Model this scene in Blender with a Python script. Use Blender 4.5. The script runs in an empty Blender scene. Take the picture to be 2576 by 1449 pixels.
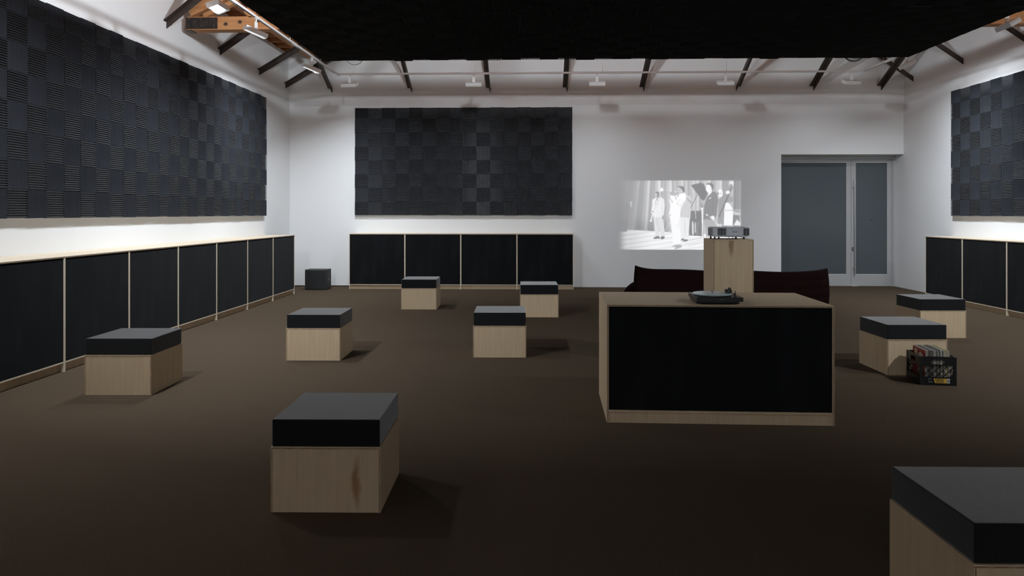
import bpy, bmesh, math, random
import numpy as np
from mathutils import Matrix, Vector, Euler

random.seed(7)
SC = bpy.context.scene
COL = SC.collection
R = math.radians

# ------------------------------------------------------------------ camera
F_PX, CY, YAW, EYE = 1830.6, 535.1, 0.030, 1.663
cam_d = bpy.data.cameras.new('camera')
cam = bpy.data.objects.new('camera', cam_d)
COL.objects.link(cam)
cam.location = (0, 0, EYE)
cam.rotation_euler = (R(90), 0, YAW)
cam_d.sensor_width = 36.0
cam_d.lens = 36.0 * F_PX / 2576
cam_d.shift_y = -(724.5 - CY) / 2576
cam_d.clip_end = 100
SC.camera = cam

# ------------------------------------------------------------------ world, exposure
w = bpy.data.worlds.new('world')
SC.world = w
w.use_nodes = True
w.node_tree.nodes['Background'].inputs[0].default_value = (0.75, 0.85, 1, 1)
w.node_tree.nodes['Background'].inputs[1].default_value = 0.02
SC.view_settings.view_transform = 'Standard'
SC.view_settings.look = 'None'
SC.view_settings.exposure = 0.0
SC.view_settings.gamma = 1.0
SC.view_settings.use_curve_mapping = False

# lamp tables: x, y, watts, beam direction, spread (deg)
LAMP_LEFT = [(-3.884, 4.3, 64, (.40, .80, -.45), 100), (-3.884, 6.2, 50, (-.22, .16, -.96), 150), (-3.884, 8.82, 46, (.04, .05, -1), 140),
             (-3.884, 10.07, 40, (-.36, -.12, -.91), 128), (-3.884, 12.63, 80, (-.34, .10, -.90), 140)]
LAMP_BACK = [(-3.637, 14.262, 31, (0, .46, -.89), 112), (-1.178, 14.262, 14, (0, .46, -.89), 112), (1.234, 14.262, 10, (0, .52, -.85), 112),
             (3.724, 14.262, 3.6, (0, .52, -.85), 112), (6.14, 14.262, 9, (0, .52, -.85), 112)]
LAMP_RIGHT = [(6.367, 12.63, 88, (.45, .15, -.90), 138), (6.367, 9.99, 40, (.34, -.1, -.93), 135), (6.367, 6.9, 54, (.16, .30, -.93), 140), (6.367, 4.3, 76, (-.45, .80, -.45), 100)]
LAMP_FRONT_FILL = [(-1.5, -.6, 80, (0, -.75, -.66), 125), (4.0, -.6, 80, (0, -.75, -.66), 125)]  # added fill: unseen lamps bouncing light off the wall behind the camera
LAMP_ROOF = [(.0, 3.0, 900), (-.3, 7.4, 880)]     # bare work lamps hanging between the trusses, above the foam raft
LAMP_COL = (0.86, 0.93, 1.0)

# ------------------------------------------------------------------ materials
def mat(name, base=(.5, .5, .5), rough=.6, metal=0.0, spec=.5, sheen=0, noise=None, bump=None, emit=None, trans=0):
    m = bpy.data.materials.new(name)
    m.use_nodes = True
    nt = m.node_tree
    b = nt.nodes['Principled BSDF']
    b.inputs['Base Color'].default_value = (*base, 1)
    b.inputs['Roughness'].default_value = rough
    b.inputs['Metallic'].default_value = metal
    b.inputs['Specular IOR Level'].default_value = spec
    if sheen:
        b.inputs['Sheen Weight'].default_value = sheen
        b.inputs['Sheen Roughness'].default_value = .35
        b.inputs['Sheen Tint'].default_value = (1, 1, 1, 1)
    if trans:
        b.inputs['Transmission Weight'].default_value = trans
    if emit:
        b.inputs['Emission Color'].default_value = (*emit[0], 1)
        b.inputs['Emission Strength'].default_value = emit[1]
    tc = nt.nodes.new('ShaderNodeTexCoord')
    if noise:   # (color2, scale xyz, detail, lo, hi)
        c2, sc, det, lo, hi = noise
        mp = nt.nodes.new('ShaderNodeMapping'); mp.inputs['Scale'].default_value = sc
        nz = nt.nodes.new('ShaderNodeTexNoise'); nz.inputs['Scale'].default_value = 1; nz.inputs['Detail'].default_value = det
        nt.links.new(tc.outputs['Object'], mp.inputs[0]); nt.links.new(mp.outputs[0], nz.inputs['Vector'])
        cr = nt.nodes.new('ShaderNodeValToRGB')
        cr.color_ramp.elements[0].position = lo; cr.color_ramp.elements[1].position = hi
        cr.color_ramp.elements[0].color = (*base, 1); cr.color_ramp.elements[1].color = (*c2, 1)
        nt.links.new(nz.outputs['Fac'], cr.inputs[0]); nt.links.new(cr.outputs[0], b.inputs['Base Color'])
    if bump:    # (scale xyz, strength, distance)
        sc, st, di = bump
        mp = nt.nodes.new('ShaderNodeMapping'); mp.inputs['Scale'].default_value = sc
        nz = nt.nodes.new('ShaderNodeTexNoise'); nz.inputs['Scale'].default_value = 1; nz.inputs['Detail'].default_value = 3
        nt.links.new(tc.outputs['Object'], mp.inputs[0]); nt.links.new(mp.outputs[0], nz.inputs['Vector'])
        bp = nt.nodes.new('ShaderNodeBump'); bp.inputs['Strength'].default_value = st; bp.inputs['Distance'].default_value = di
        nt.links.new(nz.outputs['Fac'], bp.inputs['Height']); nt.links.new(bp.outputs[0], b.inputs['Normal'])
    return m

def plywood(name, base=(.50, .365, .225), c2=(.60, .46, .30), streak=None):
    m = mat(name, base, .55, noise=(c2, (34, 34, 2.0), 5, .25, .78), bump=((60, 60, 6), .08, .002))
    if streak:   # a brown heartwood figure: centre x, z, half width, half height (object coordinates), colour
        nt = m.node_tree; b = nt.nodes['Principled BSDF']
        src = b.inputs['Base Color'].links[0].from_socket
        cx, cz, hw, hh, c = streak
        tc = nt.nodes.new('ShaderNodeTexCoord')
        nz = nt.nodes.new('ShaderNodeTexNoise'); nz.inputs['Scale'].default_value = 9
        add = nt.nodes.new('ShaderNodeVectorMath'); add.operation = 'MULTIPLY_ADD'
        add.inputs[1].default_value = (.05, 0, .02)
        mp = nt.nodes.new('ShaderNodeMapping'); mp.vector_type = 'TEXTURE'
        mp.inputs['Location'].default_value = (cx + .025, 0, cz + .01); mp.inputs['Scale'].default_value = (hw, 1000, hh)
        nt.links.new(tc.outputs['Object'], nz.inputs['Vector'])
        nt.links.new(nz.outputs['Color'], add.inputs[0]); nt.links.new(tc.outputs['Object'], add.inputs[2])
        nt.links.new(add.outputs[0], mp.inputs[0])
        ln = nt.nodes.new('ShaderNodeVectorMath'); ln.operation = 'LENGTH'
        nt.links.new(mp.outputs[0], ln.inputs[0])
        rp = nt.nodes.new('ShaderNodeValToRGB')
        rp.color_ramp.elements[0].color = (.85, .85, .85, 1); rp.color_ramp.elements[0].position = .35
        rp.color_ramp.elements[1].color = (0, 0, 0, 1); rp.color_ramp.elements[1].position = 1.0
        nt.links.new(ln.outputs['Value'], rp.inputs[0])
        mx = nt.nodes.new('ShaderNodeMix'); mx.data_type = 'RGBA'
        nt.links.new(rp.outputs[0], mx.inputs['Factor']); nt.links.new(src, mx.inputs['A'])
        mx.inputs['B'].default_value = (*c, 1)
        nt.links.new(mx.outputs['Result'], b.inputs['Base Color'])
    return m

M = {}
M['wall'] = mat('wall_paint', (.80, .80, .80), .85, spec=.2, bump=((3, 3, 3), .05, .004))
M['carpet'] = mat('carpet', (.056, .0405, .0265), 1, spec=.05, noise=((.121, .088, .060), (230, 230, 230), 2, .36, .64), bump=((260, 260, 260), .7, .005))
M['ply'] = plywood('birch_plywood')
M['ply_streak'] = plywood('birch_plywood_brown_figure', streak=(.172, -.01, .032, .17, (.30, .13, .055)))
M['ply_knot'] = plywood('birch_plywood_knot', streak=(-.022, .66, .034, .17, (.24, .13, .075)))
M['ply_pale'] = plywood('pale_plywood', (.66, .55, .41), (.74, .64, .50))
M['edge'] = mat('plywood_edge', (.22, .14, .085), .7, noise=((.33, .22, .14), (24, 24, 24), 3, .4, .6))
M['cloth'] = mat('black_cloth', (.0080, .0083, .0092), .95, spec=.1, sheen=.06, noise=((.0135, .014, .0152), (6, 6, 1.3), 5, .45, .80), bump=((500, 500, 500), .2, .001))
M['cushion'] = mat('charcoal_foam', (.007, .0072, .0074), .95, spec=.1, sheen=1.0, noise=((.019, .0195, .020), (380, 380, 380), 2, .4, .7), bump=((300, 300, 300), .4, .003))
M['foam'] = mat('acoustic_foam', (.024, .026, .0315), .9, spec=.15, sheen=.32, noise=((.039, .042, .051), (1.3, 1.3, 1.3), 3, .3, .7))
M['foam_shaded'] = mat('shaded_ceiling_foam', (.020, .020, .0205), .95, spec=.1, noise=((.028, .028, .028), (1.3, 1.3, 1.3), 3, .3, .7))  # same foam as the walls, darker and sheenless as the ceiling's shade
M['board'] = mat('panel_board', (.70, .66, .60), .7)
M['steel'] = mat('brown_steel', (.042, .030, .025), .55, .3, noise=((.075, .055, .045), (8, 8, 8), 4, .3, .7))
M['plate'] = mat('dark_plate', (.030, .024, .022), .5, .5, noise=((.06, .045, .038), (14, 14, 14), 4, .3, .7))
M['bolt'] = mat('bolt_steel', (.10, .085, .075), .4, .8)
M['timber'] = mat('timber', (.40, .165, .060), .65, noise=((.55, .27, .11), (1.2, 14, 14), 5, .3, .7), bump=((2, 40, 40), .2, .004))
M['timber_up'] = mat('timber_upright', (.40, .165, .060), .65, noise=((.55, .27, .11), (14, 14, 1.2), 5, .3, .7), bump=((40, 40, 2), .2, .004))
M['roof'] = mat('roof_boards', (.13, .06, .03), .8, noise=((.20, .10, .05), (8, .6, 8), 4, .3, .7))
M['lamp'] = mat('white_lamp_metal', (.82, .82, .82), .4)
M['lens'] = mat('lamp_lens', (.9, .9, .9), .3, emit=((.95, .97, 1), 1.5))
M['dark'] = mat('dark_plastic', (.012, .012, .013), .45)
M['black'] = mat('black_gloss', (.007, .007, .008), .3)
M['spk'] = mat('speaker_shell', (.022, .022, .022), .6, bump=((300, 300, 300), .3, .002))
M['grille'] = mat('speaker_grille', (.010, .010, .011), .7, bump=((500, 500, 500), .6, .003))
M['frost'] = mat('frosted_glass', (.110, .132, .145), .30, spec=.45, trans=.25)
M['alu'] = mat('grey_frame', (.42, .42, .42), .5)
M['chrome'] = mat('brushed_steel', (.55, .54, .52), .3, 1)
M['sofa'] = mat('maroon_velvet', (.012, .0045, .0042), .9, spec=.05)
M['glass'] = mat('glass_platter', (.58, .76, .76), .22, spec=.7)
M['label_w'] = mat('record_label_white', (.75, .78, .78), .3)
M['silver'] = mat('silver_ring', (.35, .36, .36), .25, .8)
M['proj'] = mat('projector_shell', (.50, .51, .54), .45)
M['proj_d'] = mat('projector_shell_grey', (.26, .27, .29), .5)
M['crate'] = mat('crate_plastic', (.006, .006, .007), .4)
M['red'] = mat('sleeve_red', (.30, .009, .014), .4)
M['orange'] = mat('sleeve_orange', (.50, .10, .02), .4)
M['yellow'] = mat('print_yellow', (.62, .38, .05), .5)
M['white'] = mat('print_white', (.72, .72, .68), .5)
M['pale'] = mat('disc_glass', (.52, .58, .58), .3)
M['grey'] = mat('thin_print', (.25, .25, .26), .5)

# ------------------------------------------------------------------ helpers
class MB:
    """collects boxes, prisms, tubes into one mesh"""
    def __init__(s): s.v = []; s.f = []
    def add(s, vs, fs, mtx=None):
        o = len(s.v)
        for p in vs:
            s.v.append(tuple(mtx @ Vector(p)) if mtx is not None else tuple(p))
        s.f += [[i + o for i in q] for q in fs]
        return s
    def box(s, x0, y0, z0, x1, y1, z1, mtx=None):
        return s.add([(x0, y0, z0), (x1, y0, z0), (x1, y1, z0), (x0, y1, z0), (x0, y0, z1), (x1, y0, z1), (x1, y1, z1), (x0, y1, z1)],
                     [[0, 3, 2, 1], [4, 5, 6, 7], [0, 1, 5, 4], [1, 2, 6, 5], [2, 3, 7, 6], [3, 0, 4, 7]], mtx)
    def prism(s, pts, a, b, axis='y', mtx=None):
        """2-D outline extruded from a to b along an axis (outline in the other two)"""
        n = len(pts)
        def P(p, t): return {'x': (t, p[0], p[1]), 'y': (p[0], t, p[1]), 'z': (p[0], p[1], t)}[axis]
        vs = [P(p, a) for p in pts] + [P(p, b) for p in pts]
        fs = [list(range(n)), list(range(2 * n - 1, n - 1, -1))] + [[i, i + n, (i + 1) % n + n, (i + 1) % n] for i in range(n)]
        return s.add(vs, fs, mtx)
    def tube(s, p0, p1, r, n=8, r1=None):
        p0, p1 = Vector(p0), Vector(p1); r1 = r if r1 is None else r1
        q = (p1 - p0).to_track_quat('Z', 'Y').to_matrix()
        ring = lambda p, rr: [tuple(p + q @ Vector((rr * math.cos(2 * math.pi * i / n), rr * math.sin(2 * math.pi * i / n), 0))) for i in range(n)]
        return s.add(ring(p0, r) + ring(p1, r1), [[i, (i + 1) % n, (i + 1) % n + n, i + n] for i in range(n)] + [list(range(n))[::-1], list(range(n, 2 * n))])
    def bar(s, p0, p1, wx, wy, up=(0, 0, 1)):
        """rectangular bar between two points"""
        p0, p1 = Vector(p0), Vector(p1); d = (p1 - p0).normalized()
        a = d.cross(Vector(up)).normalized(); b = a.cross(d).normalized()
        c = []
        for p in (p0, p1):
            for sa, sb in ((-1, -1), (1, -1), (1, 1), (-1, 1)):
                c.append(tuple(p + a * sa * wx / 2 + b * sb * wy / 2))
        return s.add(c, [[0, 1, 2, 3], [7, 6, 5, 4], [0, 4, 5, 1], [1, 5, 6, 2], [2, 6, 7, 3], [3, 7, 4, 0]])
    def lathe(s, prof, n=32, c=(0, 0, 0)):
        vs = []; fs = []; k = len(prof)
        for i in range(n):
            a = 2 * math.pi * i / n
            vs += [(c[0] + r * math.cos(a), c[1] + r * math.sin(a), c[2] + z) for r, z in prof]
        for i in range(n):
            j = (i + 1) % n
            fs += [[i * k + t, j * k + t, j * k + t + 1, i * k + t + 1] for t in range(k - 1)]
        fs += [[i * k + k - 1 for i in range(n)], [i * k for i in range(n)][::-1]]
        return s.add(vs, fs)
    def mesh(s, name, m, bevel=0, smooth=False):
        me = bpy.data.meshes.new(name)
        me.from_pydata(s.v, [], s.f)
        bm = bmesh.new(); bm.from_mesh(me)
        bmesh.ops.recalc_face_normals(bm, faces=bm.faces)
        if bevel:
            bmesh.ops.bevel(bm, geom=list(bm.edges), offset=bevel, segments=2, affect='EDGES', profile=.5, clamp_overlap=True)
        bm.to_mesh(me); bm.free()
        me.materials.append(M[m])
        if smooth:
            me.polygons.foreach_set('use_smooth', [True] * len(me.polygons))
            try: me.set_sharp_from_angle(angle=R(40))
            except Exception: pass
        return me
    def obj(s, name, m, parent=None, bevel=0, smooth=False):
        return link(name, s.mesh(name, m, bevel, smooth), parent)

def link(name, me, parent=None):
    o = bpy.data.objects.new(name, me)
    COL.objects.link(o)
    if parent is not None: o.parent = parent
    return o

def thing(name, label, cat, loc=(0, 0, 0), rz=0.0, group=None):
    o = bpy.data.objects.new(name, None)
    COL.objects.link(o)
    o.empty_display_size = .1
    o.location = loc; o.rotation_euler = (0, 0, rz)
    return tag(o, label, cat, group)

def tag(o, label, cat, group=None):
    o['label'] = label; o['category'] = cat
    if group: o['group'] = group
    return o

def struct(o):
    o['kind'] = 'structure'
    return o

def text_mesh(txt, size, m, depth=.0006):
    cu = bpy.data.curves.new('lettering', 'FONT')
    cu.body = txt; cu.size = size; cu.align_x = 'CENTER'; cu.align_y = 'CENTER'; cu.extrude = depth
    o = bpy.data.objects.new('lettering', cu); COL.objects.link(o)
    dg = bpy.context.evaluated_depsgraph_get()
    me = bpy.data.meshes.new_from_object(o.evaluated_get(dg))
    bpy.data.objects.remove(o)
    me.materials.clear(); me.materials.append(M[m])
    return me

# ------------------------------------------------------------------ setting
XL, XR, YB = -5.52, 8.15, 16.30          # wall faces
ZL = 4.07                                # top of the furred-out lower wall
REC = .032                               # the upper wall stands back this far
YF = -4.0
struct(MB().box(XL - .4, YF - .3, -.1, XR + .4, 17.2, 0).obj('floor', 'carpet'))
b = MB()
b.box(XL - .35, YB, 0, 5.48, 16.64, ZL)
b.box(5.48, YB, 2.955, XR + .35, 16.64, ZL)
b.prism([(YB, ZL), (YB + REC, ZL + .14), (16.64, ZL + .14), (16.64, ZL)], XL - .35, XR + .35, 'x')
b.box(XL - .35, YB + REC, ZL + .14, XR + .35, 16.64, 8.9)
struct(b.obj('wall_back', 'wall'))
b = MB()
b.box(XL - .35, YF, 0, XL, YB, ZL)
b.prism([(XL, ZL), (XL - REC, ZL + .14), (XL - .35, ZL + .14), (XL - .35, ZL)], YF, YB + REC, 'y')
b.box(XL - .35, YF, ZL + .14, XL - REC, YB + REC, 5.26)
struct(b.obj('wall_left', 'wall'))
b = MB()
b.box(XR, YF, 0, XR + .35, 16.64, ZL)
b.box(XR, 16.64, 0, XR + .35, 17.2, 3.2)
b.prism([(XR, ZL), (XR + REC, ZL + .14), (XR + .35, ZL + .14), (XR + .35, ZL)], YF, YB + REC, 'y')
b.box(XR + REC, YF, ZL + .14, XR + .35, YB + REC, 5.26)
struct(b.obj('wall_right', 'wall'))
struct(MB().box(XL - .35, YF - .3, 0, XR + .35, YF, 8.9).obj('wall_front', 'wall'))
struct(MB().box(XL, YB - .006, 0, -4.05, YB, .022).obj('shadow_gap_back', 'plate'))  # dark strip painting the shadow line between wall and floor

# roof: two slopes of dark boards, plates, joists, rafters
RIDGE = 1.32
def roof_z(x): return 5.36 + .47 * (x - (XL - .35)) if x < RIDGE else 5.36 + .47 * ((XR + .35) - x)
b = MB()
b.prism([(XL - .5, roof_z(XL - .5)), (RIDGE, roof_z(RIDGE)), (XR + .5, roof_z(XR + .5)),
         (XR + .5, roof_z(XR + .5) + .1), (RIDGE, roof_z(RIDGE) + .1), (XL - .5, roof_z(XL - .5) + .1)], YF - .3, 17.0, 'y')
roof = struct(b.obj('ceiling', 'roof'))
MB().box(-5.10, YF, 5.15, -4.99, YB + REC, 5.34).obj('plate_beam', 'timber', roof)
MB().box(7.63, YF, 5.15, 7.74, YB + REC, 5.34).obj('plate_beam', 'timber', roof)
jm = MB().bar((XL - .3, 0, 5.30), (-3.4, 0, 5.30 - .02), .045, .12).mesh('joist', 'timber')
jr = MB().bar((XL - .3, 0, roof_z(XL - .3) - .08), (-3.2, 0, roof_z(-3.2) - .08), .045, .14).mesh('rafter', 'timber')
for k in range(9):
    y = 12.15 + k * .49
    o = link('joist', jm, roof); o.location.y = y
    o = link('rafter', jr, roof); o.location.y = y + .2

# timber truss across the room above the foam ceiling
TY = 11.25
tr = thing('timber_truss', 'bolted orange-brown timber roof truss with steel end plates, spanning above the foam ceiling', 'truss', (RIDGE, TY, 4.53))
def tb(p0, p1, wx, wy, name='chord', m='timber', yo=.1):
    return MB().bar((p0[0] - RIDGE, yo, p0[1] - 4.53), (p1[0] - RIDGE, yo, p1[1] - 4.53), wx, wy).obj(name, m, tr)
tb((-5.44, 4.625), (8.1, 4.625), .20, .19, 'bottom_chord')
MB().box(-5.44 - RIDGE, .03, .191, 8.1 - RIDGE, .17, .212).obj('cap_board', 'timber', tr)
tb((-5.42, 4.83), (RIDGE, 4.83 + .47 * (RIDGE + 5.42)), .18, .19, 'top_chord')
tb((8.06, 4.83), (RIDGE, 4.83 + .47 * (8.06 - RIDGE)), .18, .19, 'top_chord')
tb((-5.20, 4.76), (-3.9, 4.76 + .47 * 1.3), .10, .07, 'lower_strut')
for x in (-4.76, -2.6, -.6, 3.2, 5.3, 7.4):
    zt = 4.86 + .47 * ((x + 5.42) if x < RIDGE else (8.06 - x))
    tb((x, 4.735), (x, zt - .1), .15, .15, 'post', 'timber_up')
for x0, x1 in ((-4.50, -3.55), (-2.4, -1.2), (3.1, 4.4), (7.15, 6.2)):
    tb((x0, 4.76), (x1, 4.76 + abs(x1 - x0) * .98), .14, .15, 'diagonal')
for sx, xa, xb in ((1, -5.45, -4.95), (-1, 8.11, 7.61)):
    pl = MB().box(min(xa, xb) - RIDGE, -.012, .012, max(xa, xb) - RIDGE, 0, .188)
    pl.box(min(xa, xb) - RIDGE, 0, -.008, max(xa, xb) - RIDGE if sx < 0 else xa + .08 - RIDGE, .2, .0)
    pl = pl.obj('end_plate', 'plate', tr)
    for i, (dx, dz) in enumerate(((.06, .15), (.26, .15), (.46, .15), (.16, .11), (.35, .11), (.06, .055), (.26, .055), (.46, .055))):
        MB().tube((xa + sx * dx - RIDGE, -.03, dz), (xa + sx * dx - RIDGE, -.011, dz), .019, 6).obj('bolt', 'bolt', pl)
for x, z in ((-4.81, .083), (-4.585, .115), (-4.3, .13)):
    MB().tube((x - RIDGE, -.024, z), (x - RIDGE, 0, z), .026, 10, .022).obj('bolt', 'bolt', tr)

# steel angle braces rising from the walls
def brace(axis, c, base, label, ln=2.5, slope=.50, flip=1):
    """axis 'l' / 'r' / 'b': which wall; c the coordinate along the wall; base height of the foot"""
    o = thing('steel_brace', label, 'brace', {'l': (XL - REC + .002, c, base), 'r': (XR + REC - .002, c, base), 'b': (c, YB + REC - .002, base)}[axis],
              {'l': 0, 'r': R(180), 'b': R(-90)}[axis], 'steel braces along the tops of the walls')
    # local: x runs out from the wall, z up
    L = ln; rise = slope * L
    web = [(0, -.11), (0, 0), (L, rise), (L, rise - .125)]
    MB().prism(web, -.006, .006, 'y').obj('web', 'steel', o)
    fl = MB().prism([(0, -.012), (0, 0), (L, rise), (L, rise - .012)], 0.006 * flip, .095 * flip, 'y').obj('flange', 'steel', o)
    MB().tube((.06, -.02, -.045), (.06, .02, -.045), .014, 8).obj('bolt', 'bolt', o)
    return o
for i, y in enumerate((10.84, 12.71, 14.56, 16.12)):
    brace('l', y, 4.555, 'dark steel angle brace on the left wall, ' + ('nearest one, in front of the timber truss', 'just behind the timber truss end', 'next one past the truss towards the corner', 'last one before the far corner')[i], flip=-1, slope=(.80, .70, .60, .60)[i], ln=(1.8, 1.8, 2.0, 1.9)[i])
bx = (-4.56, -2.75, -.98, .74, 2.45, 4.50, 6.20, 7.68)
on = ('in the left corner', 'second from the left corner', 'third from the left, above the foam panel', 'above the right part of the foam panel', 'fifth from the left corner', 'sixth from the left corner', 'left of the round pale disc lamp side door', 'crossing another brace above the doors')
on = ('first one from the left corner', 'second from the left corner', 'third from the left corner', 'fourth from the left corner', 'fourth from the right corner', 'third from the right corner', 'second from the right, beside the round disc', 'rightmost one, above the glass doors')
for i, x in enumerate(bx):
    brace('b', x, 4.48, 'dark steel angle brace on the back wall, ' + on[i], slope=.49, ln=2.0, flip=1 if i in (5,) else -1)
for i, y in enumerate((15.94, 14.12, 12.36)):
    brace('r', y, 4.60, 'dark steel angle brace on the right wall, ' + ('deepest one near the corner', 'above the end of the foam panel', 'nearest one, behind a white lamp')[i], flip=-1, slope=.70, ln=2.0)

# round discs on the back wall peeking out under the ceiling foam
for x, z, r, lab in ((7.07, 5.255, .25, 'round pale disc with dark rim on the back wall above the glass doors'), (-4.04, 5.205, .21, 'round pale disc on the back wall near the left corner, almost hidden by foam')):
    t = thing('round_vent', lab, 'vent', (x, YB + REC, z))
    MB().lathe([(r * .93, 0), (r * .93, .03), (r, .035), (r, 0)], 40).obj('rim', 'plate' if x > 0 else 'alu', t).rotation_euler = (R(90), 0, 0)
    MB().lathe([(0.001, .015), (r * .93, .015), (r * .93, 0), (.001, 0)], 40).obj('disc', 'pale' if x > 0 else 'wall', t).rotation_euler = (R(90), 0, 0)
t = thing('cover_plate', 'small white painted cover plate high on the left wall near the corner', 'plate', (XL - REC, 15.78, 4.98))
MB().box(0, -.20, -.12, .012, .20, .12).obj('lid', 'wall', t, .003)
t = thing('junction_box', 'small grey electrical box on the left wall behind the timber truss', 'electrical box', (XL - REC, 12.05, 4.83))
MB().box(0, -.1, -.06, .05, .1, .06).obj('box_body', 'alu', t, .004)
MB().tube((.025, .1, 0), (.025, .5, 0), .012).obj('conduit', 'alu', t)

# ------------------------------------------------------------------ acoustic foam
_tiles = {}
def foam_tile(wd, ht, ribs, m='foam'):
    """ribbed foam square in local xy, z out of the wall; ribs 'h' run along x, 'v' along y"""
    key = (round(wd, 3), round(ht, 3), ribs, m)
    if key in _tiles: return _tiles[key]
    A, B = (wd, ht) if ribs == 'h' else (ht, wd)    # A rib length, B across
    n = max(3, round(B / .0254)); p = B / n
    prof = []
    for i in range(n):
        y = -B / 2 + i * p
        prof += [(y, .010), (y + p * .27, .041), (y + p * .5, .045), (y + p * .73, .041)]
    prof.append((B / 2, .010))
    out = [(-B / 2, 0)] + prof + [(B / 2, 0)]
    mb = MB(); mb.prism(out, -A / 2, A / 2, 'x')
    if ribs == 'v': mb.v = [(-y, x, z) for x, y, z in mb.v]
    _tiles[key] = mb.mesh('foam_tile', m)
    return _tiles[key]

def place_tile(me, parent, ax, ay, az, p, j=.4):
    m = Matrix((ax, ay, az)).transposed().to_4x4()
    m = Matrix.Translation(p) @ m @ Euler((R(random.uniform(-j, j)), R(random.uniform(-j, j)), R(random.uniform(-j, j)))).to_matrix().to_4x4()
    o = link('foam_tile', me, parent)
    o.matrix_local = m
    return o

BK = .030      # depth of the board frame behind the foam
def wall_panel(name_lab, org, along, normal, ncol, first, z0, z1, rz_rows, wcol=.3048):
    """org = floor-plan point of the first column's outer edge on the wall face"""
    ln = ncol * wcol
    t = thing('acoustic_panel', name_lab, 'foam panel', (org[0], org[1], z0), 0)
    al, nm = Vector((*along, 0)), Vector((*normal, 0))
    bd = MB()
    mm = Matrix((al, nm, Vector((0, 0, 1)))).transposed().to_4x4()
    bd.box(.015, 0, .012, ln - .015, BK, z1 - z0 - .012, mm)
    bd.obj('backing_board', 'board', t)
    rows = rz_rows
    z = 0.0
    ax = al if al.cross(Vector((0, 0, 1))).dot(nm) > 0 else -al
    for r, h in enumerate(rows):
        for c in range(ncol):
            hv = 'h' if ((c + r + first) % 2 == 0) else 'v'
            p = al * ((c + .5) * wcol) + nm * (BK + random.uniform(-.002, .004)) + Vector((0, 0, z + h / 2 + random.uniform(-.002, .002)))
            place_tile(foam_tile(wcol - .001, h - .001, hv), t, ax, Vector((0, 0, 1)), nm, p)
        z += h
    return t
rows = [.3095] * 7 + [.245]
wall_panel('long black ribbed foam panel in checkered squares filling the left wall', (XL, 14.689), (0, -1), (1, 0), 26, 1, 1.602, 4.012, rows)
wall_panel('black ribbed foam panel on the back wall above the row of four cabinets', (-4.0206, YB), (1, 0), (0, -1), 16, 0, 1.605, 4.02, rows)
wall_panel('black ribbed foam panel on the right wall, cut by the right edge', (XR, 14.352), (0, -1), (-1, 0), 20, 0, 1.60, 4.022, rows)

# ceiling raft
CZ, CX0, CY0, TW = 4.276, -3.565, 12.225, .3048
NC, NR = 32, 46
ct = thing('acoustic_ceiling_panel', 'huge black ribbed foam raft hanging flat over the room', 'foam ceiling', (CX0, CY0, CZ))
MB().box(.02, -NR * TW, 0, NC * TW - .02, -.02, .022).obj('backing_board', 'timber', ct)
for k in range(4):
    MB().box(.02, -.5 - k * 3.4, .022, NC * TW - .02, -.42 - k * 3.4, .11).obj('joist', 'timber', ct)
for hx in (.25, 3.2, 6.5, 9.5):
    for hy in (-.46, -7.26):
        MB().tube((hx, hy, .1), (hx, hy, roof_z(CX0 + hx) - CZ + .02), .006, 6).obj('hanger_rod', 'bolt', ct)
def proj_px(x, y, z):
    c, s = math.cos(YAW), math.sin(YAW)
    zc = -s * x + c * y; xc = c * x + s * y
    return 1288 + F_PX * xc / zc, CY - F_PX * (z - EYE) / zc
cand = []
for r in range(NR):
    for c in range(NC):
        x0, y0 = CX0 + c * TW, CY0 - r * TW
        a = 0
        if y0 - TW > 7:
            q = [proj_px(x, y, 4.24) for x, y in ((x0, y0), (x0 + TW, y0), (x0 + TW, y0 - TW), (x0, y0 - TW))]
            q = [(min(max(u, 0), 2576), min(max(v, 0), 1449)) for u, v in q]
            a = abs(sum(q[i][0] * q[(i + 1) % 4][1] - q[(i + 1) % 4][0] * q[i][1] for i in range(4)))
        cand.append((a, r, c))
cand.sort(reverse=True)
top = {(r, c) for a, r, c in cand[:300]}
mass = MB()
for a, r, c in cand:
    hv = 'v' if (c + r) % 2 == 1 else 'h'
    sag = .010 * math.sin(c * 1.25 + r * .4) + random.uniform(-.003, .003)
    p = Vector(((c + .5) * TW, -(r + .5) * TW, -.001 + min(0, sag)))
    me = foam_tile(TW - .001, TW - .001, hv, 'foam_shaded')
    if (r, c) in top:
        place_tile(me, ct, Vector((1, 0, 0)), Vector((0, -1, 0)), Vector((0, 0, -1)), p, .5)
    elif r < 30:
        o = len(mass.v)
        mass.v += [(v.co.x + p.x, -v.co.y + p.y, -v.co.z + p.z) for v in me.vertices]
        mass.f += [[i + o for i in f.vertices] for f in me.polygons]
    else:
        mass.box(p.x - TW / 2, p.y - TW / 2, p.z - .036, p.x + TW / 2, p.y + TW / 2, p.z)
mo = mass.obj('foam_tile', 'foam_shaded', ct)
mo['kind'] = 'stuff'

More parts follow.
